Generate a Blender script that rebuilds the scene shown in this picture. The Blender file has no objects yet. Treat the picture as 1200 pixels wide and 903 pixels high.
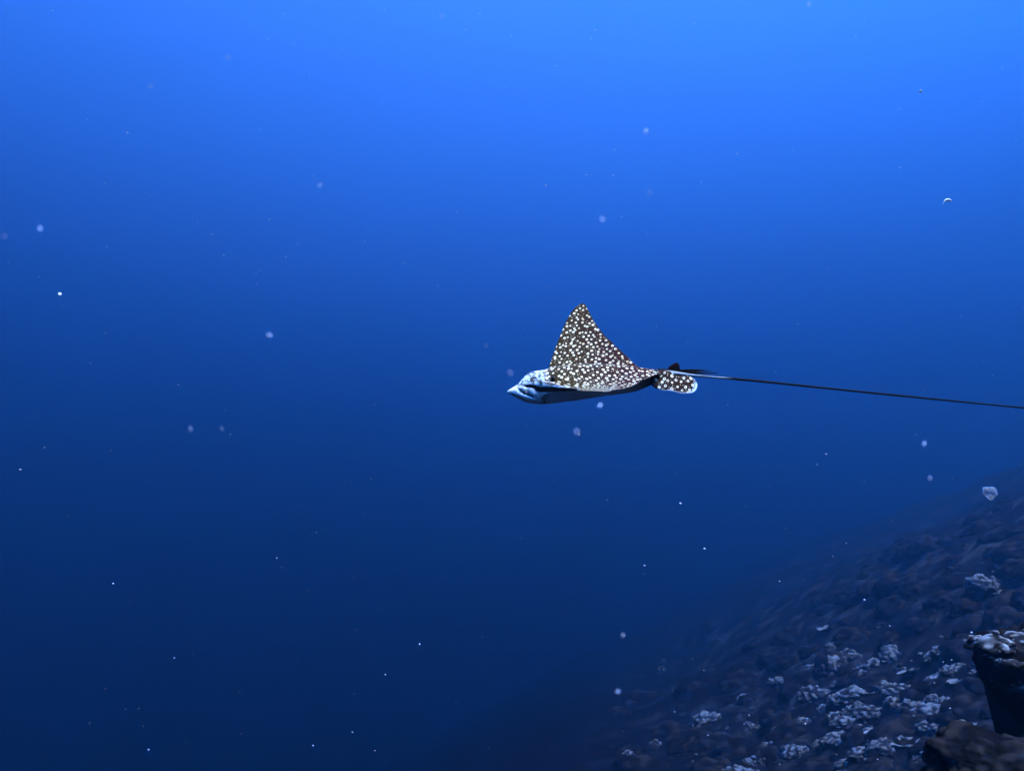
import bpy, bmesh, math, random
import numpy as np
from mathutils import Vector, Matrix, noise
from mathutils.bvhtree import BVHTree

# ------------------------------------------------------------------ camera, sky, sun, exposure
sc = bpy.context.scene
COL = sc.collection
PITCH = math.radians(18)
cam = bpy.data.objects.new('camera', bpy.data.cameras.new('camera'))
COL.objects.link(cam)
cam.data.lens = 24; cam.data.sensor_width = 36
cam.data.clip_start = 0.02; cam.data.clip_end = 2000
cam.data.dof.use_dof = True; cam.data.dof.focus_distance = 2.2; cam.data.dof.aperture_fstop = 11.0
cam.location = (0, 0, 0); cam.rotation_euler = (math.pi / 2 + PITCH, 0, 0)
sc.camera = cam

SUN_EL, SUN_AZ = math.radians(57), math.radians(154)
world = bpy.data.worlds.new('World'); sc.world = world; world.use_nodes = True
wnt = world.node_tree
sky = wnt.nodes.new('ShaderNodeTexSky'); sky.sky_type = 'NISHITA'; sky.sun_disc = False
sky.sun_elevation = SUN_EL; sky.sun_rotation = SUN_AZ
wnt.links.new(sky.outputs[0], wnt.nodes['Background'].inputs[0])
wnt.nodes['Background'].inputs[1].default_value = 0.05
sun = bpy.data.objects.new('sun', bpy.data.lights.new('sun', 'SUN')); COL.objects.link(sun)
sun.data.energy = 5; sun.data.angle = math.radians(0.5); sun.data.color = (1, .90, .74)
sdir = Vector((math.cos(SUN_EL) * math.sin(SUN_AZ), math.cos(SUN_EL) * math.cos(SUN_AZ), math.sin(SUN_EL)))
sun.rotation_euler = sdir.to_track_quat('Z', 'Y').to_euler()
sc.view_settings.view_transform = 'Standard'; sc.view_settings.look = 'None'
sc.view_settings.exposure = 4.45; sc.view_settings.gamma = 1
sc.cycles.volume_bounces = 1; sc.cycles.max_bounces = 6; sc.cycles.transparent_max_bounces = 12
sc.cycles.use_denoising = True

# water: surface 123 m above the camera
WATER_TOP, WATER_BOTTOM = 123.0, -85.0
WATER_DENSITY = 0.022
WATER_COLOUR = (.060, .315, .88, 1)

# ------------------------------------------------------------------ helpers
F = 800.0                                   # focal length in photograph pixels
CP, SP = math.cos(PITCH), math.sin(PITCH)
def ray_dir(px, py):
    dx, dz = (px - 600) / F, (451.5 - py) / F
    return Vector((dx, CP - dz * SP, SP + dz * CP))
def at(px, py, d):                          # point at depth d along the view of a photograph pixel
    return ray_dir(px, py) * d

def mesh_obj(name, verts, faces, mat, parent=None, smooth=True, attrs=None):
    me = bpy.data.meshes.new(name)
    me.from_pydata([tuple(v) for v in verts], [], faces)
    if smooth: me.polygons.foreach_set('use_smooth', [True] * len(me.polygons))
    for k, val in (attrs or {}).items():
        val = np.asarray(val, dtype=np.float32)
        if val.ndim == 2:
            a = me.attributes.new(k, 'FLOAT_VECTOR', 'POINT'); a.data.foreach_set('vector', val.ravel())
        else:
            a = me.attributes.new(k, 'FLOAT', 'POINT'); a.data.foreach_set('value', val)
    if mat: me.materials.append(mat)
    me.update()
    o = bpy.data.objects.new(name, me); COL.objects.link(o)
    if parent: o.parent = parent
    return o
def tag(o, label=None, cat=None, group=None, kind=None):
    if label: o['label'] = label
    if cat: o['category'] = cat
    if group: o['group'] = group
    if kind: o['kind'] = kind
    return o

class NT:                                   # small node-graph helper
    def __init__(self, name):
        self.m = bpy.data.materials.new(name); self.m.use_nodes = True
        self.n = self.m.node_tree; self.b = self.n.nodes['Principled BSDF']
    def node(self, t, **kw):
        nd = self.n.nodes.new(t)
        for k, v in kw.items(): setattr(nd, k, v)
        return nd
    def put(self, sock, v):
        if isinstance(v, (int, float)): sock.default_value = v
        elif isinstance(v, tuple): sock.default_value = v if len(v) == len(sock.default_value) else tuple(v) + (1,)
        else: self.n.links.new(v, sock)
    def math(self, op, a, b=0.0, c=0.0, clamp=False):
        nd = self.node('ShaderNodeMath', operation=op, use_clamp=clamp)
        for i, v in enumerate((a, b, c)): self.put(nd.inputs[i], v)
        return nd.outputs[0]
    def step(self, v, lo, hi, a=0.0, b=1.0):
        nd = self.node('ShaderNodeMapRange', interpolation_type='SMOOTHSTEP')
        for i, x in enumerate((v, lo, hi, a, b)): self.put(nd.inputs[i], x)
        return nd.outputs[0]
    def mix(self, f, a, b):
        nd = self.node('ShaderNodeMix', data_type='RGBA')
        self.put(nd.inputs[0], f); self.put(nd.inputs[6], a); self.put(nd.inputs[7], b)
        return nd.outputs[2]
    def attr(self, name):
        return self.node('ShaderNodeAttribute', attribute_name=name)
    def noise(self, vec, scale, detail=3, rough=.55):
        nd = self.node('ShaderNodeTexNoise'); self.put(nd.inputs['Vector'], vec) if vec else None
        nd.inputs['Scale'].default_value = scale; nd.inputs['Detail'].default_value = detail; nd.inputs['Roughness'].default_value = rough
        return nd.outputs[0]
    def voronoi(self, vec, scale, rnd=1.0, feature='F1', dims='2D'):
        nd = self.node('ShaderNodeTexVoronoi', voronoi_dimensions=dims, feature=feature)
        self.put(nd.inputs['Vector'], vec); nd.inputs['Scale'].default_value = scale; nd.inputs['Randomness'].default_value = rnd
        return nd
    def sep(self, v):
        nd = self.node('ShaderNodeSeparateXYZ'); self.put(nd.inputs[0], v); return nd.outputs
    def comb(self, x, y, z=0.0):
        nd = self.node('ShaderNodeCombineXYZ')
        for i, v in enumerate((x, y, z)): self.put(nd.inputs[i], v)
        return nd.outputs[0]
    def bump(self, h, strength, dist):
        nd = self.node('ShaderNodeBump'); nd.inputs['Strength'].default_value = strength; nd.inputs['Distance'].default_value = dist
        self.put(nd.inputs['Height'], h); self.put(self.b.inputs['Normal'], nd.outputs[0])
    def out(self, colour, rough=.6, spec=.3):
        self.put(self.b.inputs['Base Color'], colour); self.put(self.b.inputs['Roughness'], rough)
        self.b.inputs['Specular IOR Level'].default_value = spec
        return self.m

def plain(name, colour, rough=.6, spec=.3):
    t = NT(name); n = t.noise(t.node('ShaderNodeTexCoord').outputs['Object'], 60, 3)
    c2 = tuple(c * .55 for c in colour)
    return t.out(t.mix(t.step(n, .35, .65), c2, tuple(colour)), rough, spec)

# numpy value noise -------------------------------------------------
def vnoise(x, y, seed=0):
    xi, yi = np.floor(x).astype(np.int64), np.floor(y).astype(np.int64)
    fx, fy = x - xi, y - yi
    fx, fy = fx * fx * (3 - 2 * fx), fy * fy * (3 - 2 * fy)
    def h(a, b):
        n = (a * 374761393 + b * 668265263 + seed * 974634777) & 0x7fffffff
        n = ((n ^ (n >> 13)) * 1274126177) & 0x7fffffff
        n = (n ^ (n >> 16)) & 0xffff
        return n / 65535.0 * 2 - 1
    return ((h(xi, yi) * (1 - fx) + h(xi + 1, yi) * fx) * (1 - fy) + (h(xi, yi + 1) * (1 - fx) + h(xi + 1, yi + 1) * fx) * fy)
def fbm(x, y, octs, seed=0, gain=.5):
    s, a = 0, 1
    for i in range(octs):
        s = s + a * vnoise(x * 2 ** i + 17.3 * i, y * 2 ** i - 9.1 * i, seed + i); a *= gain
    return s
def softplus(v, k): return k * np.logaddexp(0, v / k)

# ------------------------------------------------------------------ seabed
TS = 3.6                                     # overall size of the reef
def seabed_height(x, y):
    x, y = x / TS, y / TS
    u = x - .12 * y
    wall = 9 * np.tanh(.6 * softplus(u - 1.4, .5) / 9)
    z = -1.42 - .02 * np.maximum(y - 4, -10) + wall - .55 * softplus(-(u + .9), .7)
    v = y - .3 * x - 48
    z = z - .9 * softplus(v + 3 * fbm(x / 9, y / 9, 2, 5), 1.5)
    z = z - .5 * softplus(-x - 26, 3)
    z = z - .25 * softplus(x - 60, 5)
    reef = 1 / (1 + np.exp(-(u - 1.0) / .6))
    z = z + (.15 + .85 * reef) * (.55 * fbm(x / 7, y / 7, 2, 11)) * np.clip((np.hypot(x, y) - 2) / 10, .1, 1)
    z = z + (.25 + .75 * reef) * (.16 * fbm(x / 1.4, y / 1.4, 3, 23)) + .05 * reef * fbm(x / .28, y / .28, 4, 31)
    return np.maximum(z * TS, WATER_BOTTOM + 2 + .8 * fbm(x / 15, y / 15, 2, 3))

def build_seabed():
    n = 640
    s = np.linspace(-1, 1, n)
    gx = 4.5 + np.sinh(s * 5.6) / np.sinh(5.6) * 330
    gy = 11 + np.sinh(s * 5.6) / np.sinh(5.6) * 330
    X, Y = np.meshgrid(gx, gy)
    Z = seabed_height(X, Y)
    v = np.stack([X, Y, Z], -1).reshape(-1, 3)
    i = np.arange(n * n).reshape(n, n)
    f = np.stack([i[:-1, :-1], i[:-1, 1:], i[1:, 1:], i[1:, :-1]], -1).reshape(-1, 4).tolist()
    t = NT('reef_rock'); co = t.node('ShaderNodeTexCoord').outputs['Object']
    reef = t.attr('reef').outputs['Fac']
    n1, n2, n3 = t.noise(co, .55, 4), t.noise(co, 2.4, 5, .65), t.noise(co, 11, 5, .7)
    rock = t.mix(t.step(n2, .35, .7), (.004, .004, .005), (.016, .012, .010))
    pale = t.math('MULTIPLY', t.step(n1, .5, .62), t.step(n3, .46, .62))
    reefc = t.mix(t.math('MULTIPLY', pale, .8), rock, (.11, .11, .105))
    sand = t.mix(t.step(n2, .3, .7), (.003, .0035, .005), (.006, .006, .008))
    t.bump(n3, .6, .04)
    m = t.out(t.mix(reef, sand, reefc), .95, 0.0)
    rv = 1 / (1 + np.exp(-(X - .12 * Y - 1.0 * TS) / (.6 * TS)))
    o = mesh_obj('seabed', v, f, m, attrs={'reef': rv.ravel()})
    tag(o, kind='structure')
    return BVHTree.FromPolygons([Vector(p) for p in v], f)
BVH = build_seabed()
def ground_at(px, py):
    d = ray_dir(px, py).normalized()
    h = BVH.ray_cast(Vector((0, 0, 0)), d, 400)
    return h[0], h[1]
def ground_below(x, y):
    h = BVH.ray_cast(Vector((x, y, 110)), Vector((0, 0, -1)), 200)
    return h[0], h[1]

# the sea water itself: one closed box of even, blue-scattering water
bm = bmesh.new(); bmesh.ops.create_cube(bm, size=1)
for v in bm.verts: v.co = Vector((v.co.x * 900, v.co.y * 900, WATER_TOP if v.co.z > 0 else WATER_BOTTOM))
me = bpy.data.meshes.new('water_volume'); bm.to_mesh(me); bm.free()
wm = bpy.data.materials.new('sea_water'); wm.use_nodes = True
wm.node_tree.nodes.remove(wm.node_tree.nodes['Principled BSDF'])
pv = wm.node_tree.nodes.new('ShaderNodeVolumePrincipled')
pv.inputs['Color'].default_value = WATER_COLOUR; pv.inputs['Density'].default_value = WATER_DENSITY
pv.inputs['Anisotropy'].default_value = .8; pv.inputs['Absorption Color'].default_value = (0, 0, 0, 1)
wm.node_tree.links.new(pv.outputs[0], wm.node_tree.nodes['Material Output'].inputs['Volume'])
me.materials.append(wm)
tag(bpy.data.objects.new('water_volume', me), 'clear deep blue sea water filling the whole scene', 'water', kind='stuff')
COL.objects.link(bpy.data.objects['water_volume'])

# ------------------------------------------------------------------ the spotted eagle ray
RAY_D = 2.2
K = 3.1 / F                                   # metres per photograph pixel at the ray's distance
RX, RY = 690.0, 451.5
def pxx(px): return (px - RX) * K
def pyz(py): return (RY - py) * K

prof = np.array([  # px, top row, bottom row
 (594, 458.6, 459.6), (595, 457.6, 460.4), (597, 456, 461.6), (600, 454.2, 463.2), (604, 451.8, 465.4), (608, 448.4, 467.6), (612, 443.6, 469.6),
 (616, 439.6, 471.2), (620, 437, 472.3), (626, 434.8, 473.2), (632, 433.8, 473.5), (640, 432.4, 473.2), (650, 430, 472.2), (660, 428, 471),
 (675, 426.5, 469), (690, 426, 466.6), (705, 426.4, 464.4), (720, 427.3, 462.4), (735, 428.8, 460.2), (750, 430.8, 456.5), (760, 432.2, 452),
 (770, 433.2, 446), (778, 433.4, 441), (785, 433.6, 438.6)])
half = np.array([(594, .004), (595, .012), (597, .022), (600, .032), (604, .041), (608, .047), (612, .052), (616, .056), (620, .060), (626, .066), (630, .074),
 (632.5, .09), (635, .125), (638, .175), (642, .24), (646, .30), (654, .40), (663, .50), (672, .566), (679, .594), (683, .602), (686, .603), (689, .592),
 (693, .55), (699, .49), (710, .405), (721, .345), (730, .297), (738, .254), (745, .215), (755, .160), (765, .106), (772, .068), (778, .036), (785, .014)])
half_near = half.copy()                         # the near wing's trailing edge is scooped more
half_near[:, 1] -= np.interp(half[:, 0], [690, 699, 710, 721, 730, 738, 745, 755, 765, 772, 778], [0, .015, .03, .06, .072, .074, .078, .056, .03, .014, 0])
def smooth_interp(xs, tab, col):               # monotone-ish cubic (Catmull tangents) through the table
    x, y = tab[:, 0], tab[:, col]
    m = np.gradient(y, x)
    i = np.clip(np.searchsorted(x, xs) - 1, 0, len(x) - 2)
    h = x[i + 1] - x[i]; t = (xs - x[i]) / h
    return ((2 * t**3 - 3 * t**2 + 1) * y[i] + (t**3 - 2 * t**2 + t) * h * m[i] + (-2 * t**3 + 3 * t**2) * y[i + 1] + (t**3 - t**2) * h * m[i + 1])

# wing pose: arc length -> (distance out, height) for the far (+) and near (-) wing
ARC = np.linspace(0, .61, 300)
def pose_table(deg):
    a = np.radians(np.interp(ARC, [p[0] for p in deg], [p[1] for p in deg]))
    ds = ARC[1] - ARC[0]
    return np.concatenate([[0], np.cumsum(np.cos(a[:-1]) * ds)]), np.concatenate([[0], np.cumsum(np.sin(a[:-1]) * ds)])
FARP = pose_table([(0, -3), (.05, -4), (.10, 14), (.16, 46), (.25, 58), (.45, 60), (.61, 60)])
NEARP = pose_table([(0, 0), (.05, -3), (.08, -14), (.14, -16), (.2, -6), (.3, -1), (.5, 0), (.61, -4)])
def pose(y):
    a = np.abs(y)
    out = np.where(y > 0, np.interp(a, ARC, FARP[0]), -np.interp(a, ARC, NEARP[0]))
    up = np.where(y > 0, np.interp(a, ARC, FARP[1]), np.interp(a, ARC, NEARP[1]))
    return out, up

def root_row(x):                               # row of the disc's mid plane along the body
    return np.interp(x, [594, 604, 620, 632, 640, 770, 785], [459.2, 458.5, 456, 454.4, 453.2, 437.6, 436.2])

def ray_spots(t, u, v, scale, ringy, small=.5):
    """pale round spots of two sizes; some of them rings"""
    u, v = t.math('ADD', t.math('MULTIPLY', u, .82), t.math('MULTIPLY', v, .57)), t.math('SUBTRACT', t.math('MULTIPLY', v, .82), t.math('MULTIPLY', u, .57))
    vec = t.comb(u, v)
    wob = t.noise(vec, scale * .35, 2)
    v1 = t.voronoi(vec, scale, .70)
    rnd = t.sep(v1.outputs['Color'])[0]
    rad = t.math('MULTIPLY_ADD', rnd, .11, .225)
    rad = t.math('MULTIPLY_ADD', wob, .06, t.math('SUBTRACT', rad, .03))
    s1 = t.step(v1.outputs['Distance'], rad, t.math('SUBTRACT', rad, .07))
    rnd2 = t.sep(v1.outputs['Color'])[1]
    hole = t.math('MULTIPLY', t.step(v1.outputs['Distance'], .13, .06), t.math('MULTIPLY', t.math('GREATER_THAN', rnd2, .35), ringy))
    s1 = t.math('MULTIPLY', s1, t.math('SUBTRACT', 1.0, hole))
    v2 = t.voronoi(t.comb(t.math('ADD', u, .37), v), scale * 2.2, .8)
    s2 = t.math('MULTIPLY', t.step(v2.outputs['Distance'], .22, .14), t.math('MULTIPLY', t.step(v1.outputs['Distance'], .46, .54), t.math('GREATER_THAN', t.sep(v2.outputs['Color'])[0], .52)))
    return t.math('MAXIMUM', s1, t.math('MULTIPLY', s2, .7))

def make_skin():
    t = NT('ray_skin')
    rest = t.sep(t.attr('rest').outputs['Vector'])        # x in pixels, arc y in metres, row in pixels
    dors = t.attr('dorsal').outputs['Fac']
    px, y, row = rest[0], rest[1], rest[2]
    xm = t.math('MULTIPLY', px, K)
    ay = t.math('ABSOLUTE', y)
    vec = t.comb(xm, y)
    rear = t.step(px, 672, 735)
    spots = ray_spots(t, xm, y, 41, rear)
    n_big = t.noise(vec, 9, 3); n_fine = t.noise(vec, 120, 4, .7)
    base = t.mix(t.step(t.math('ADD', px, t.math('MULTIPLY', t.math('SUBTRACT', n_big, .5), 60)), 655, 730), (.048, .023, .0), (.038, .0055, .0))
    base = t.mix(t.math('MULTIPLY', t.step(n_fine, .4, .75), .5), base, (.026, .009, .0))
    spotc = t.mix(t.step(n_fine, .35, .75), (.92, .73, .42), (.78, .56, .28))
    dorsal = t.mix(spots, base, spotc)
    # pale scuffing along the back ridge
    scuff = t.math('MULTIPLY', t.step(t.math('ABSOLUTE', t.math('ADD', y, .008)), .045, .012), t.math('MULTIPLY', t.step(px, 650, 662), t.step(px, 722, 686)))
    streak = t.noise(t.comb(t.math('MULTIPLY', xm, 34), t.math('MULTIPLY', y, 90)), 1.0, 4, .75)
    dorsal = t.mix(t.math('MULTIPLY', scuff, t.step(streak, .54, .66)), dorsal, (.42, .40, .30))
    dorsal = t.mix(t.math('MULTIPLY', t.step(ay, .03, .10), t.step(t.math('SUBTRACT', t.attr('edge').outputs['Fac'], .984), .0, .010)), dorsal, (.025, .014, .008))
    # belly: white, dusky under the wings
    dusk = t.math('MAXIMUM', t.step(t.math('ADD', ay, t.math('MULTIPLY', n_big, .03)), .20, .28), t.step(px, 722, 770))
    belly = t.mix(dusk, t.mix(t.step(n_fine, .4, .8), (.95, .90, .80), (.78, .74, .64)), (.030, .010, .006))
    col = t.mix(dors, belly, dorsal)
    # head: pale grey, mottled
    nh = t.noise(t.comb(px, row, t.math('MULTIPLY', y, 200)), .22, 4, .7)
    headc = t.mix(t.step(nh, .44, .58), (.80, .82, .78), (.05, .045, .035))
    headc = t.mix(t.step(row, 449, 456), headc, (.95, .91, .82))
    headc = t.mix(t.step(px, 606, 599), headc, (.86, .84, .78))
    col = t.mix(t.math('MULTIPLY', t.step(t.math('ADD', px, t.math('MULTIPLY', t.math('SUBTRACT', nh, .5), 40)), 646, 624), t.math('MAXIMUM', dors, .0)), col, headc)
    # dark band through the eye and dark folds beside the mouth
    wig = t.math('MULTIPLY', t.math('SUBTRACT', nh, .5), 5.0)
    def blotch(cx, cy, rx, ry, slope):
        dx = t.math('SUBTRACT', px, cx)
        dy = t.math('SUBTRACT', t.math('ADD', row, wig), t.math('MULTIPLY_ADD', dx, slope, cy))
        r = t.math('ADD', t.math('POWER', t.math('DIVIDE', dx, rx), 2.0), t.math('POWER', t.math('DIVIDE', dy, ry), 2.0))
        return t.step(r, 1.15, .6)
    band = t.math('MAXIMUM', blotch(623, 452.6, 10.5, 2.1, .12), blotch(633, 456.0, 7.5, 3.3, .05))
    band = t.math('MAXIMUM', band, t.math('MULTIPLY', blotch(618, 462.0, 9, 1.3, .42), .9))
    band = t.math('MAXIMUM', band, t.math('MULTIPLY', blotch(614, 458.8, 7.5, .8, .45), .8))
    band = t.math('MAXIMUM', band, t.math('MULTIPLY', blotch(607.5, 464.6, 12, .7, .5), .75))
    col = t.mix(band, col, (.018, .007, .004))
    t.bump(t.math('ADD', t.math('MULTIPLY', n_fine, .4), t.math('MULTIPLY', spots, .3)), .25, .003)
    t.b.inputs['Subsurface Weight'].default_value = 0.0
    return t.out(col, .6, .03)
SKIN = make_skin()

def make_fin_skin():
    t = NT('fin_skin')
    rest = t.sep(t.attr('rest').outputs['Vector'])
    xm, zm = t.math('MULTIPLY', rest[0], K), t.math('MULTIPLY', rest[1], K)
    spots = ray_spots(t, xm, zm, 42, 1.0)
    vec = t.comb(xm, zm); n = t.noise(vec, 70, 4, .65)
    c = t.mix(spots, t.mix(n, (.040, .012, .001), (.018, .007, .001)), (.90, .74, .46))
    rim = t.math('MULTIPLY', t.step(t.math('ADD', t.attr('edge').outputs['Fac'], t.math('MULTIPLY', t.math('SUBTRACT', n, .5), .5)), .84, .97), t.step(rest[1], 444, 452))
    rim = t.math('MULTIPLY', rim, t.step(rest[0], 768, 776))
    c = t.mix(rim, c, (.74, .76, .72))
    return t.out(c, .6, .03)
FINSKIN = make_fin_skin()
DARKSKIN = plain('dark_ray_skin', (.018, .007, .004), .6, .03)
EYEMAT = plain('eye_dark', (.006, .005, .004), .35, .08)
SPINE = plain('dark_spine', (.012, .008, .005), .6, .05)

ray = bpy.data.objects.new('spotted_eagle_ray', None); COL.objects.link(ray)
ray.empty_display_size = .2
tag(ray, 'spotted eagle ray swimming with one wing raised, white belly and long whip tail', 'ray')

def build_ray():
    xs = np.unique(np.round(np.concatenate([np.arange(594, 646, .5), np.arange(646, 680, .6), np.arange(680, 700, .3), np.arange(700, 785.1, 1.0), [785]]), 3))
    M = 90
    q = np.linspace(-1, 1, 2 * M + 1)
    # denser near the body and near the tips
    yq = np.sign(q) * (np.abs(q) ** 1.25) * .72 + .28 * np.sin(q * np.pi / 2)
    yq = np.where(np.abs(q) == 1, q, yq)
    w = smooth_interp(xs, half, 1); wn = smooth_interp(xs, half_near, 1); zt = smooth_interp(xs, prof, 1); zb = smooth_interp(xs, prof, 2)
    rr = root_row(xs)
    k = np.clip((xs - 627) / 16, 0, 1); k = k * k * (3 - 2 * k)
    V, R, Dr, Ed, faces = [], [], [], [], []
    n_u = len(q); n_l = len(q) - 2; ring = n_u + n_l
    for j, x in enumerate(xs):
        y = yq * np.where(yq < 0, wn[j], w[j]); e = np.abs(yq)
        sig = np.interp(x, [640, 670, 720, 760, 785], [.082, .095, .075, .035, .014])
        ell = np.sqrt(np.clip(1 - e ** 2, 0, 1))
        bell = np.exp(-(y / sig) ** 2) * (1 - e ** 4)
        tw = .014 * np.clip(w[j] / .15, .1, 1) * k[j]         # wing thickness
        wt = np.clip(1 - e ** 2, 0, 1) ** .7 * np.exp(-np.abs(y) * 2.2)
        S = (1 - k[j]) * ell ** .9 + k[j] * bell
        # flatter pale underside of the head
        pw = np.interp(x, [690, 745], [5.0, 2.2])
        Sl = (1 - k[j]) * ell ** .6 + k[j] * np.exp(-(np.abs(y) / (sig * 1.18)) ** pw) * (1 - e ** 4)
        out, up = pose(y)
        up = up * k[j] * np.where(y < 0, np.interp(x, [640, 690, 720], [.4, .9, 1.15]), 1)
        z0 = pyz(rr[j])
        hu, hl = pyz(zt[j]) - z0 - tw, z0 - pyz(zb[j]) - tw * .6
        zu = z0 + up + hu * S + tw * wt
        zl = z0 + up - hl * Sl - tw * .6 * wt
        # cranial dome narrower than the cheeks, folds pressed in beside the mouth
        yy = k[j] * out + (1 - k[j]) * y
        X = np.full_like(y, pxx(x)) + np.where(y < 0, (8 * (np.abs(y) / .6) + 36 * np.clip((np.abs(y) - .10) / .09, 0, 1) * np.clip(1 - (x - 634) / 72, 0, 1)) * K, 0)
        up_pts = np.stack([X, yy, zu], -1); lo_pts = np.stack([X, yy, zl], -1)[1:-1][::-1]
        V.append(np.concatenate([up_pts, lo_pts]))
        rowu = RY - zu / K; rowl = (RY - zl / K)[1:-1][::-1]
        R.append(np.stack([np.full(ring, x), np.concatenate([y, y[1:-1][::-1]]), np.concatenate([rowu, rowl])], -1))
        d_l = np.full(n_l, 0.0)
        if x < 645: d_l[:] = np.clip((645 - x) / 10, 0, 1)
        Dr.append(np.concatenate([np.ones(n_u), d_l])); Ed.append(np.concatenate([e, e[1:-1][::-1]]))
    V = np.concatenate(V); R = np.concatenate(R)
    nx = len(xs)
    for j in range(nx - 1):
        a, b = j * ring, (j + 1) * ring
        for i in range(ring):
            i2 = (i + 1) % ring
            faces.append((a + i, b + i, b + i2, a + i2))
    faces.append(tuple(range(ring))); faces.append(tuple(range((nx - 1) * ring, nx * ring))[::-1])
    # press the mouth and nostril folds and the eye socket into the head
    row, x, y = R[:, 2], R[:, 0], R[:, 1]
    def groove(cx, cy, rx, ry, sl, depth):
        dx = x - cx; dy = row - (cy + sl * dx)
        g = np.exp(-((dx / rx) ** 2) ** 2 - (dy / ry) ** 2)
        V[:, 1] -= np.sign(y) * g * depth * (np.abs(y) > .012)
    groove(618, 462, 9, 1.6, .42, .010); groove(614, 458.8, 8, 1.2, .45, .006)
    groove(624, 453.4, 10, 1.8, .10, .008)
    o = mesh_obj('body', V, faces, SKIN, ray, attrs={'rest': R, 'dorsal': np.concatenate(Dr), 'edge': np.concatenate(Ed)})
    return V, R
BODYV, BODYR = build_ray()

def side_point(px, row, near=True):           # point on the flank of the head nearest to a pixel column and row
    s = -1 if near else 1
    d = (BODYR[:, 0] - px) ** 2 + (BODYR[:, 2] - row) ** 2 + np.where(BODYR[:, 1] * s > 0, 0, 1e6)
    return Vector(BODYV[int(np.argmin(d))])

def ellipsoid(name, c, r, mat, parent, rough=0.0, seed=0, sub=3):
    bm = bmesh.new(); bmesh.ops.create_icosphere(bm, subdivisions=sub, radius=1)
    vs = []
    for v in bm.verts:
        p = v.co.copy(); f = 1 + rough * noise.noise(p * 2.3 + Vector((seed, 0, 0)))
        vs.append(Vector((p.x * r[0] * f, p.y * r[1] * f, p.z * r[2] * f)) + c)
    fs = [[v.index for v in f.verts] for f in bm.faces]; bm.free()
    return mesh_obj(name, vs, fs, mat, parent)
for near in (True, False):
    s = -1 if near else 1
    c = side_point(632, 456, near)
    ellipsoid('eye', c - Vector((0, s * .004, 0)), (.015, .011, .012), EYEMAT, ray, .05)
    c = side_point(647, 444.5, near)
    ellipsoid('spiracle', c + Vector((0, s * .003, -.002)), (.0105, .013, .018), EYEMAT, ray, .25, 3)

def closed_spline(pts, n):
    p = np.array(pts, float); m = len(p); out = []
    for i in range(m):
        a, b, c, d = p[i - 1], p[i], p[(i + 1) % m], p[(i + 2) % m]
        for t in np.linspace(0, 1, n, endpoint=False):
            out.append(.5 * (2 * b + (c - a) * t + (2 * a - 5 * b + 4 * c - d) * t * t + (3 * b - a - 3 * c + d) * t ** 3))
    return np.array(out)
def fin(name, outline, thick, mat, place, rings=14):
    ol = closed_spline(outline, 6); c = ol.mean(0); n = len(ol)
    V, R, E, Fc = [], [], [], []
    for sgn in (1, -1):
        base = len(V)
        for r in range(rings + 1):
            f = math.sin(r / rings * math.pi / 2)
            for p in ol:
                qv = c + (p - c) * f
                V.append(place(qv[0], qv[1], sgn * thick * math.sqrt(max(0, 1 - f * f)) + sgn * .0004)); R.append((qv[0], qv[1], 0)); E.append(f)
        for r in range(rings):
            for i in range(n):
                a, b = base + r * n + i, base + r * n + (i + 1) % n
                cc, d = base + (r + 1) * n + (i + 1) % n, base + (r + 1) * n + i
                Fc.append((a, b, cc, d) if sgn > 0 else (d, cc, b, a))
    o0, o1 = rings * n, (rings + 1) * n + rings * n
    for i in range(n): Fc.append((o0 + i, o0 + (i + 1) % n, o1 + (i + 1) % n, o1 + i))
    return mesh_obj(name, V, Fc, mat, ray, attrs={'rest': R, 'edge': E})
PELV = [(766, 434), (761.5, 439), (761, 446), (764.5, 452.4), (775, 457.4), (789, 459.2), (797, 460.8), (804, 460.6), (809.4, 456), (811.6, 449.5), (808.6, 443.6), (800, 440.6), (789, 439), (778, 435.4)]
for s in (-1, 1):
    fin('pelvic_fin', PELV, .007, FINSKIN,
        lambda x, r, t, s=s: Vector((pxx(x), s * (.026 + .0022 * (r - 434) + .012 * math.sin((x - 762) / 50 * 3)) + t + s * .004 * math.sin(x * .35) * (x - 762) / 50, pyz(r) + (.006 if s > 0 else 0) + .003 * math.sin(x * .3))))
fin('dorsal_fin', [(779.5, 434), (783, 429.6), (787, 426.6), (790.8, 425), (793.6, 426.4), (794.8, 430), (795, 435), (788, 437)], .005, DARKSKIN,
    lambda x, r, t: Vector((pxx(x), t - .001, pyz(r))))

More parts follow.
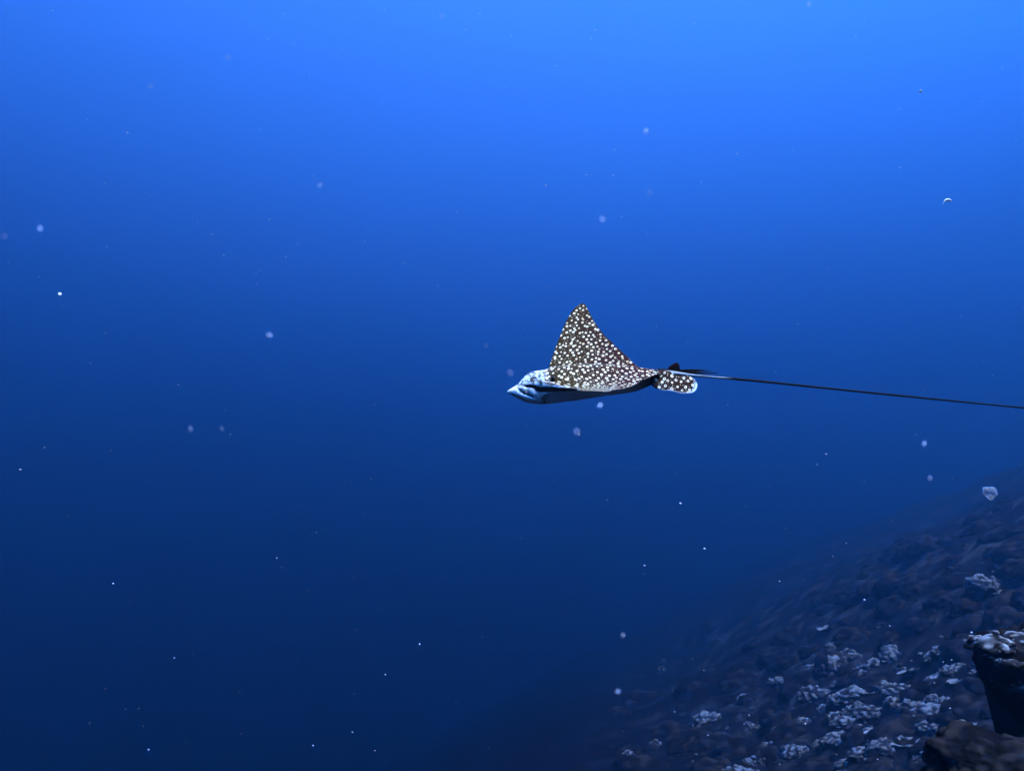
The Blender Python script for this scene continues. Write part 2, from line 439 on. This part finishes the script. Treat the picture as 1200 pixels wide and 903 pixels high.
# tail: tapered whip
def tube(name, path, radii, mat, parent, n=14, attrs=True, flat=1.0):
    V, A, R, Fc = [], [], [], []
    m = len(path)
    for j, p in enumerate(path):
        tdir = (path[min(j + 1, m - 1)] - path[max(j - 1, 0)]).normalized()
        side = tdir.cross(Vector((0, 0, 1))).normalized(); upv = side.cross(tdir)
        for i in range(n):
            a = 2 * math.pi * i / n
            V.append(p + (side * math.cos(a) * flat + upv * math.sin(a)) * radii[j]); R.append((p.x / K + RX, math.sin(a), abs(math.cos(a))))
    for j in range(m - 1):
        for i in range(n):
            Fc.append((j * n + i, (j + 1) * n + i, (j + 1) * n + (i + 1) % n, j * n + (i + 1) % n))
    Fc.append(tuple(range(n))); Fc.append(tuple(range((m - 1) * n, m * n))[::-1])
    return mesh_obj(name, V, Fc, mat, parent, attrs={'rest': R})
def make_tail_skin():
    t = NT('tail_skin'); r = t.sep(t.attr('rest').outputs['Vector'])
    n = t.noise(t.comb(t.math('MULTIPLY', r[0], .12), r[1]), 1.6, 3)
    pale = t.math('MULTIPLY', t.step(t.math('ABSOLUTE', t.math('ADD', r[1], .05)), .62, .42), t.math('MULTIPLY', t.step(r[0], 857, 838), t.step(r[0], 774, 784)))
    dark = t.mix(n, (.006, .004, .003), (.015, .009, .006))
    return t.out(t.mix(pale, dark, t.mix(n, (.84, .82, .76), (.6, .58, .52))), .6, .04)
tp = np.array([(770, 436.5, 4.6), (778, 436, 4.1), (786, 436.4, 3.4), (796, 437.6, 2.7), (808, 439.2, 2.2), (820, 440.2, 1.9), (846, 442.6, 1.55), (880, 446, 1.4), (940, 452.4, 1.25), (1000, 458.8, 1.15),
               (1100, 469, 1.0), (1200, 479, .85), (1300, 488, .7), (1400, 495, .5), (1450, 497.5, .15)])
txs = np.concatenate([np.arange(770, 860, 2.0), np.arange(860, 1451, 8.0), [1450]])
trow, trad = np.interp(txs, tp[:, 0], tp[:, 1]), np.interp(txs, tp[:, 0], tp[:, 2])
trow = np.convolve(np.pad(trow, 2, mode='edge'), np.ones(5) / 5, 'valid')
tube('tail', [Vector((pxx(x), .00008 * (x - 780), pyz(r))) for x, r in zip(txs, trow)], trad * K, make_tail_skin(), ray)
for (x0, r0, x1, r1, y) in ((793, 434.6, 824, 433.4, -.003), (797, 436, 832, 434.6, .002), (800, 437.2, 840, 437.4, -.004)):
    pts = [Vector((pxx(x0 + (x1 - x0) * u), y, pyz(r0 + (r1 - r0) * u - .5 * math.sin(u * math.pi)))) for u in np.linspace(0, 1, 10)]
    tube('tail_spine', pts, [.0048 * (1 - u) ** .7 + .0003 for u in np.linspace(0, 1, 10)], SPINE, ray, 8, flat=.6)

ray.location = at(RX, RY, RAY_D)
ray.scale = (RAY_D / 3.1,) * 3
ray.rotation_euler = (Matrix.Rotation(PITCH, 4, 'X') @ Matrix.Rotation(math.radians(-4.5), 4, 'Z')).to_euler()

# ------------------------------------------------------------------ reef things
rng = random.Random(7)
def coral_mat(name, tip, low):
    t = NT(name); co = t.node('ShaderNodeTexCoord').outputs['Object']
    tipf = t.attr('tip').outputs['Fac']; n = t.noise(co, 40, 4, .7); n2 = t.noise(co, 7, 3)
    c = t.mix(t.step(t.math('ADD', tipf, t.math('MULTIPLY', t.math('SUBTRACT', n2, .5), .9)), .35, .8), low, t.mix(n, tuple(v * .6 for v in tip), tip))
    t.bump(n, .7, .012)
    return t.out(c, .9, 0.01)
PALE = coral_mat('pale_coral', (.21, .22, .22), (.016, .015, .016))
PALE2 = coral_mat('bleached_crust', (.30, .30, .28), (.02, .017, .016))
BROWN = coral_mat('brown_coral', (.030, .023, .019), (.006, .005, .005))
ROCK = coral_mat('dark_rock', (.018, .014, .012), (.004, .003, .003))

def lobed_mesh(name, seed, lobe, flat, amp, mat, sub=4, spread=1.0):
    bm = bmesh.new(); bmesh.ops.create_icosphere(bm, subdivisions=sub, radius=1)
    V, T = [], []
    off = Vector((seed * 3.7, seed * 1.9, -seed * 2.3))
    for v in bm.verts:
        p = v.co.copy()
        d, _ = noise.voronoi(p * lobe + off)
        bump = 1 - min(1, d[0] * 1.15)
        big = noise.noise(p * 1.1 + off) * .45 + noise.noise(p * 2.3 - off) * .22
        r = 1 + big + amp * bump + .05 * noise.noise(p * 14 + off)
        q = p * r
        if q.z < 0: q.z *= .5
        q.z *= flat; q.x *= spread
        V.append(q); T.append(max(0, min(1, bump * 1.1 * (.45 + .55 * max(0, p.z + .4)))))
    fs = [[v.index for v in f.verts] for f in bm.faces]; bm.free()
    me = bpy.data.meshes.new(name); me.from_pydata([tuple(v) for v in V], [], fs)
    me.polygons.foreach_set('use_smooth', [True] * len(fs))
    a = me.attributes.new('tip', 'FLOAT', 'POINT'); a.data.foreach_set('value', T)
    me.materials.append(mat); me.update()
    return me
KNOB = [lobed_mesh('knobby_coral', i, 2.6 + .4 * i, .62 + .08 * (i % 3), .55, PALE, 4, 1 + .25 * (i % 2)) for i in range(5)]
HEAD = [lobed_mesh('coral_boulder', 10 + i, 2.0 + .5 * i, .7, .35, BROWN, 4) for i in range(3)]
def plate_mesh(name, seed, mat):
    n, m = 40, 10; V, T, Fc = [], [], []
    for s in (0, 1):
        for r in range(m + 1):
            f = r / m
            for i in range(n):
                a = 2 * math.pi * i / n
                R = f * (1 + .35 * noise.noise(Vector((math.cos(a) * 1.3, math.sin(a) * 1.3, seed))) + .12 * noise.noise(Vector((math.cos(a) * 4, math.sin(a) * 4, seed))))
                x, y = R * math.cos(a), R * math.sin(a)
                z = .28 * f * f + .16 * noise.noise(Vector((x * 2, y * 2, seed + 5))) + .05 * noise.noise(Vector((x * 7, y * 7, seed)))
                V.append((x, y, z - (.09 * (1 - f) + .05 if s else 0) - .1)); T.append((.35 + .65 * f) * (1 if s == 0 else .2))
        b = s * (m + 1) * n
        for r in range(m):
            for i in range(n):
                q = (b + r * n + i, b + r * n + (i + 1) % n, b + (r + 1) * n + (i + 1) % n, b + (r + 1) * n + i)
                Fc.append(q if s else q[::-1])
    o0, o1 = m * n, (m + 1) * n + m * n
    for i in range(n): Fc.append((o0 + i, o0 + (i + 1) % n, o1 + (i + 1) % n, o1 + i))
    me = bpy.data.meshes.new(name); me.from_pydata(V, [], Fc); me.polygons.foreach_set('use_smooth', [True] * len(Fc))
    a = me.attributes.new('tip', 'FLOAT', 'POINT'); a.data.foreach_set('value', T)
    me.materials.append(mat); me.update(); return me
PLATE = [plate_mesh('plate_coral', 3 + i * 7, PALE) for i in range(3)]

CORALS = []
def place(me, p, nrm, size, label, cat, group, sink=.12):
    o = bpy.data.objects.new(me.name.split('.')[0], me); COL.objects.link(o)
    n = (nrm + Vector((0, 0, 1.2))).normalized()
    o.rotation_euler = (n.to_track_quat('Z', 'Y').to_matrix() @ Matrix.Rotation(rng.uniform(0, 6.28), 3, 'Z')).to_euler()
    s = size * .5
    o.scale = (s * rng.uniform(.85, 1.2), s * rng.uniform(.85, 1.2), s * rng.uniform(.8, 1.15))
    o.location = p - n * size * sink * .5
    CORALS.append((o, size, cat, label)); return tag(o, label, cat, group)
L_KNOB = 'pale knobby coral clump growing low on the dark reef slope'
L_PLATE = 'pale thin plate coral with a wavy rim on the dark reef slope'
L_HEAD = 'dark brown rounded coral boulder on the shadowed reef slope'
marks = [(1153, 690, 24, 'k'), (1174, 695, 10, 'k'), (1117, 719, 10, 'k'), (980, 784, 26, 'k'), (1040, 774, 14, 'p'), (1066, 789, 20, 'p'), (955, 813, 14, 'k'),
         (1000, 814, 20, 'k'), (1018, 812, 16, 'p'), (1050, 810, 16, 'k'), (1095, 802, 18, 'k'), (1120, 800, 12, 'p'), (970, 737, 14, 'p'), (1056, 742, 10, 'k'),
         (827, 848, 24, 'k'), (915, 855, 14, 'k'), (922, 864, 14, 'k'), (930, 881, 16, 'k'), (962, 873, 14, 'k'), (976, 867, 16, 'k'), (1030, 860, 18, 'p'), (1046, 860, 12, 'k'),
         (1090, 838, 26, 'k'), (1108, 834, 18, 'k'), (1128, 858, 20, 'k'), (1105, 888, 26, 'k'), (1086, 893, 22, 'k'), (1160, 874, 20, 'k'), (993, 704, 8, 'k'), (940, 846, 14, 'k'),
         (890, 890, 16, 'k'), (1010, 885, 18, 'k'), (1060, 830, 14, 'k'), (870, 820, 12, 'k'), (1000, 770, 12, 'k'), (905, 800, 10, 'k'), (1090, 770, 14, 'k'), (1020, 836, 16, 'k'),
         (980, 840, 12, 'k'), (1062, 872, 18, 'p'), (1020, 740, 9, 'k'), (1105, 745, 12, 'k'), (930, 770, 9, 'p'), (1080, 700, 9, 'k'), (1120, 680, 9, 'k'), (1040, 690, 8, 'k')]
for px, py, sz, kd in marks:
    if py < 760 and (px, py) not in ((1153, 690), (1174, 695), (1117, 719), (970, 737)): continue
    h, n = ground_at(px, py)
    if h is None: continue
    size = sz * h.length / F
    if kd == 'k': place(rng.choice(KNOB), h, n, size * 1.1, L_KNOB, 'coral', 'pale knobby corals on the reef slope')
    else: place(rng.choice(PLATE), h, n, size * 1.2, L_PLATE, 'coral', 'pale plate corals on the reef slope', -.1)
for i in range(260):
    px = rng.uniform(620, 1230); py = rng.uniform(575, 925)
    h, n = ground_at(px, py)
    if h is None or h.length > 90 or h.length < 3.2: continue
    if h.x - .12 * h.y < .6: continue
    r = rng.random() * (.62 if py < 745 else 1)
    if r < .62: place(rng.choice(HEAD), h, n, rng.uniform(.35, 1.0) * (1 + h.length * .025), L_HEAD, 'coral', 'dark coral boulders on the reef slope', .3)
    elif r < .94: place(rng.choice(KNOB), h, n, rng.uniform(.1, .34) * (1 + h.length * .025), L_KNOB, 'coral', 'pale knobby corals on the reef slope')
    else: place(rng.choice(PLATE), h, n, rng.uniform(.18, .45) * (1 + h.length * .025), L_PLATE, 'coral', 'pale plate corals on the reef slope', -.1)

for i in range(70):                         # massed clumps low on the slope
    px, py = rng.gauss(1045, 75), rng.gauss(835, 38)
    if px > 1128 or py < 765: continue
    h, n = ground_at(px, py)
    if h is None: continue
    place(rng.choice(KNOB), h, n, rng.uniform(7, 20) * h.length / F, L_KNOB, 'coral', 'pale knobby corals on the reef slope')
# say for each coral what it grows beside
boulders = [(o.location.copy(), sz) for o, sz, c, l in CORALS if l == L_HEAD]
ledge_at = at(1200, 800, 4.6)
for o, sz, c, l in CORALS:
    word = {L_KNOB: 'pale knobby coral clump', L_PLATE: 'pale wavy-rimmed plate coral', L_HEAD: 'dark rounded coral boulder'}[l]
    far = o.location.length
    near_b = [q for q, bs in boulders if 1e-4 < (q - o.location).length < .5 * (bs + sz) + .35]
    size = 'small' if sz < .22 else 'large' if sz > .7 else 'medium-sized'
    if (o.location - ledge_at).length < 1.9: where = 'near the overhanging rock ledge'
    elif far > 42: where = 'faded into blue high on the reef slope'
    elif len(near_b) > 1: where = 'wedged between dark coral boulders'
    elif near_b: where = 'beside a single dark coral boulder'
    else: where = 'alone on bare dark reef rock'
    o['label'] = size + ' ' + word + ' ' + where
    o['group'] = word + 's ' + where

# loose rubble too small to pick apart
r4 = random.Random(15)
bm = bmesh.new(); bmesh.ops.create_icosphere(bm, subdivisions=1, radius=1)
bv = [v.co.copy() for v in bm.verts]; bf = [[v.index for v in f.verts] for f in bm.faces]; bm.free()
CV, CF, CT = [], [], []
for i in range(4500):
    px, py = r4.uniform(560, 1260), r4.uniform(600, 960)
    h, n = ground_at(px, py)
    if h is None or h.length > 40 or h.length < 2.6 or h.x - .12 * h.y < r4.uniform(-.5, 4): continue
    if noise.noise(h * .9) + .35 * noise.noise(h * 3.1) < r4.uniform(-.1, .5): continue
    s = r4.uniform(.7, 2.2) ** 1.4 * (.0012 * h.length + .003); b0 = len(CV); sd = r4.uniform(0, 99); tp_ = r4.uniform(0, .8) ** 2
    for v in bv:
        f = 1 + .8 * noise.noise(v * 1.6 + Vector((sd, 0, 0)))
        CV.append(h + Vector((v.x * 1.2, v.y * 1.2, v.z * .8)) * s * f); CT.append(tp_)
    CF += [[a + b0 for a in f] for f in bf]
tag(mesh_obj('coral_rubble', CV, CF, PALE, attrs={'tip': CT}), 'loose coral rubble strewn over the reef slope', 'rubble', kind='stuff')

def nvec(p): return Vector((noise.noise(p), noise.noise(p + Vector((31.7, 4.1, 9.3))), noise.noise(p + Vector((-7.9, 21.3, 55.1)))))
# overhanging ledge with a pale crust and a black hollow under it
def ledge():
    root = bpy.data.objects.new('rock_ledge', None); COL.objects.link(root)
    LD = 4.6
    c = at(1240, 800, LD); root.location = ground_below(c.x, c.y)[0]
    tag(root, 'overhanging dark rock ledge topped with pale crust above a black hollow', 'rock')
    inv = root.location.copy()
    # cross section swept along the ledge: shelf on top, undercut hollow beneath, foot
    A, B = at(1140, 776, LD), at(1420, 770, LD * 1.14)
    along = (B - A); back = Vector((.80, 1, .0)).normalized(); upv = Vector((0, 0, 1))
    sec = [(1.0, .06), (.8, .10), (.5, .12), (.25, .10), (.08, .05), (0, -.02), (.01, -.07), (.10, -.12), (.30, -.18), (.42, -.30), (.40, -.45), (.28, -.56), (.1, -.62), (0.02, -.75), (0, -.95), (.5, -1.1), (1.0, -1.1)]
    sec = np.array(sec); t = np.linspace(0, len(sec) - 1, 70)
    sb, sz = np.interp(t, range(len(sec)), sec[:, 0]), np.interp(t, range(len(sec)), sec[:, 1])
    ns = 70; V, T, Fc = [], [], []
    for j in range(ns + 1):
        u = j / ns
        end = math.sqrt(max(0, 1 - (1 - min(1, u / .22)) ** 2))        # rounded free end on the left
        for i in range(len(t)):
            bb = (.55 - (.55 - sb[i]) * (.25 + .75 * end))
            zz = sz[i] * (.55 + .45 * end) if sz[i] > -.3 else sz[i]
            p = A + along * u + back * bb * 1.4 + upv * zz * 1.45
            p += along.normalized() * (1 - u) ** 2 * (.26 * math.exp(-((zz + .48) / .22) ** 2) - .10 * math.exp(-((zz + .02) / .09) ** 2) + .22 * noise.noise(Vector((zz * 4, 3, 1))) + .08 * noise.noise(Vector((zz * 11, 7, bb * 3))))
            nz = nvec(p * 4) * .12 + nvec(p * 12) * .035 + nvec(p * 1.6) * .16 + nvec(p * 30) * .01
            V.append(p + nz - inv); T.append(max(0, min(1, .5 + noise.noise(p * 9))))
    m = len(t)
    for j in range(ns):
        for i in range(m - 1):
            a = j * m + i; Fc.append((a, a + 1, a + m + 1, a + m))
    Fc.append(tuple(range(m))); Fc.append(tuple(range(ns * m, ns * m + m))[::-1])
    mesh_obj('rock', V, Fc, ROCK, root, attrs={'tip': T})
    # lumpy crust along the shelf
    r2 = random.Random(4); CV, CF, CT = [], [], []
    lobes = [lobed_mesh('crust_lobe', 50 + q, 3.4, .6, .6, PALE2, 3) for q in range(5)]
    for q in range(90):
        me = r2.choice(lobes); j = int(r2.random() * ns); i = int(min(m - 1, max(0, r2.gauss(19, 5))))
        p = Vector(V[j * m + i]); R = Matrix.Rotation(r2.uniform(0, 6.28), 3, 'Z') @ Matrix.Rotation(r2.uniform(-.5, .5), 3, 'X'); sc_ = r2.uniform(.025, .085); o0 = len(CV)
        for v in me.vertices: CV.append(p + R @ v.co * sc_)
        CT += [d.value for d in me.attributes['tip'].data]
        CF += [[a_ + o0 for a_ in f.vertices] for f in me.polygons]
    for me in lobes: bpy.data.meshes.remove(me)
    tag(mesh_obj('crust', CV, CF, PALE2, root, attrs={'tip': CT}), 'pale lumpy crust on the ledge top', kind='stuff')
ledge()
h, n = ground_at(1150, 897)
me = lobed_mesh('foot_boulder', 33, 3.4, .7, .18, BROWN, 6, 1.3)
o = bpy.data.objects.new('foot_boulder', me); COL.objects.link(o); c = at(1172, 912, 3.6)
o.location = c; o.scale = (.26, .26, .3)
tag(o, 'smooth brown boulder in front of the black hollow under the ledge', 'rock')

# ------------------------------------------------------------------ drifting marine snow
def snow_mat(name, col, alpha):
    t = NT(name); n = t.noise(t.node('ShaderNodeTexCoord').outputs['Object'], 300, 2)
    t.b.inputs['Alpha'].default_value = alpha
    return t.out(t.mix(n, col, tuple(v * .7 for v in col)), .8, .2)
FLAKE, JELLY = snow_mat('flake', (.88, .92, .98), .9), snow_mat('jelly_flake', (.60, .68, .72), .22)
def flake_mesh(name, seed, mat, bend=0.0, stretch=1.0):
    bm = bmesh.new(); bmesh.ops.create_icosphere(bm, subdivisions=3, radius=1); V = []
    for v in bm.verts:
        p = v.co.copy(); f = 1 + .6 * noise.noise(p * 1.4 + Vector((seed, 2, 0))) + .2 * noise.noise(p * 4 + Vector((seed, 0, 1)))
        q = Vector((p.x * f * stretch, p.y * f * .7, p.z * f * .75)); q.z -= bend * q.x * q.x
        V.append(q)
    fs = [[v.index for v in f.verts] for f in bm.faces]; bm.free()
    me = bpy.data.meshes.new(name); me.from_pydata([tuple(v) for v in V], [], fs)
    me.polygons.foreach_set('use_smooth', [True] * len(fs)); me.materials.append(mat); me.update(); return me
FL = [flake_mesh('marine_snow_flake', i * 5.1, FLAKE) for i in range(5)]
SOFT = snow_mat('soft_flake', (.80, .88, 1.0), .65)
SL = [flake_mesh('marine_snow_flake', 20 + i * 4.7, SOFT, 0, 1 + .3 * i) for i in range(4)]
JL = [flake_mesh('marine_snow_flake', 40 + i * 3.3, JELLY) for i in range(4)]
def flake(me, px, py, r_px, d, label, group=None):
    o = bpy.data.objects.new('marine_snow_flake', me); COL.objects.link(o)
    o.location = at(px, py, d); s = r_px * d / F; o.scale = (s, s, s)
    o.rotation_euler = (rng.uniform(0, 6), rng.uniform(0, 6), rng.uniform(0, 6))
    return tag(o, label, 'plankton', group)
G_SOFT = 'soft out-of-focus flakes in the water'
for px, py, r in [(47, 268, 3), (757, 154, 4), (676, 506, 3.4), (223, 503, 2.8), (706, 257, 2.6), (761, 226, 2.6), (316, 393, 2.8), (375, 217, 2.2), (176, 101, 2), (267, 68, 2.2), (518, 19, 2.3),
                  (948, 5, 2.4), (5, 277, 2.4), (703, 475, 3), (570, 405, 1.8), (1083, 520, 2.6), (598, 437, 2.2), (260, 502, 1.7), (730, 744, 2.2), (724, 810, 2.6), (1090, 560, 2)]:
    flake(rng.choice(SL), px, py, r * .62, rng.uniform(.17, .3), 'soft blurred pale flake of marine snow drifting in the water', G_SOFT)
flake(FL[0], 70, 345, 2.6, 1.4, 'brightest white flake of marine snow drifting in open blue water')
flake(FL[1], 1079, 107, 1.9, 1.4, 'small crisp white flake of marine snow in bright upper water')
flake(JL[0], 1160, 577, 8, .95, 'large translucent teardrop flake of marine snow above the reef')
o = flake(flake_mesh('marine_snow_flake', 77, FLAKE, .16, 3.4), 1110, 234, 1.7, 1.3, 'thin curved crescent of marine snow in blue water')
o.rotation_euler = (PITCH, math.radians(-12), 0)
r3 = random.Random(21)
CV, CF = [], []
bm = bmesh.new(); bmesh.ops.create_icosphere(bm, subdivisions=1, radius=1)
bv = [v.co.copy() for v in bm.verts]; bf = [[v.index for v in f.verts] for f in bm.faces]; bm.free()
for i in range(260):
    d = r3.uniform(.8, 5.5); p = at(r3.uniform(-120, 1320), r3.uniform(-80, 980), d)
    s = (r3.uniform(.3, .65) + (r3.random() < .10) * .5) * d / F
    sx = r3.uniform(.7, 1.9); b0 = len(CV)
    for v in bv: CV.append(p + Vector((v.x * sx, v.y, v.z * r3.uniform(.6, 1.2))) * s)
    CF += [[a + b0 for a in f] for f in bf]
tag(mesh_obj('marine_snow', CV, CF, FLAKE), 'scattered fine white specks of marine snow throughout the water', 'plankton', kind='stuff')
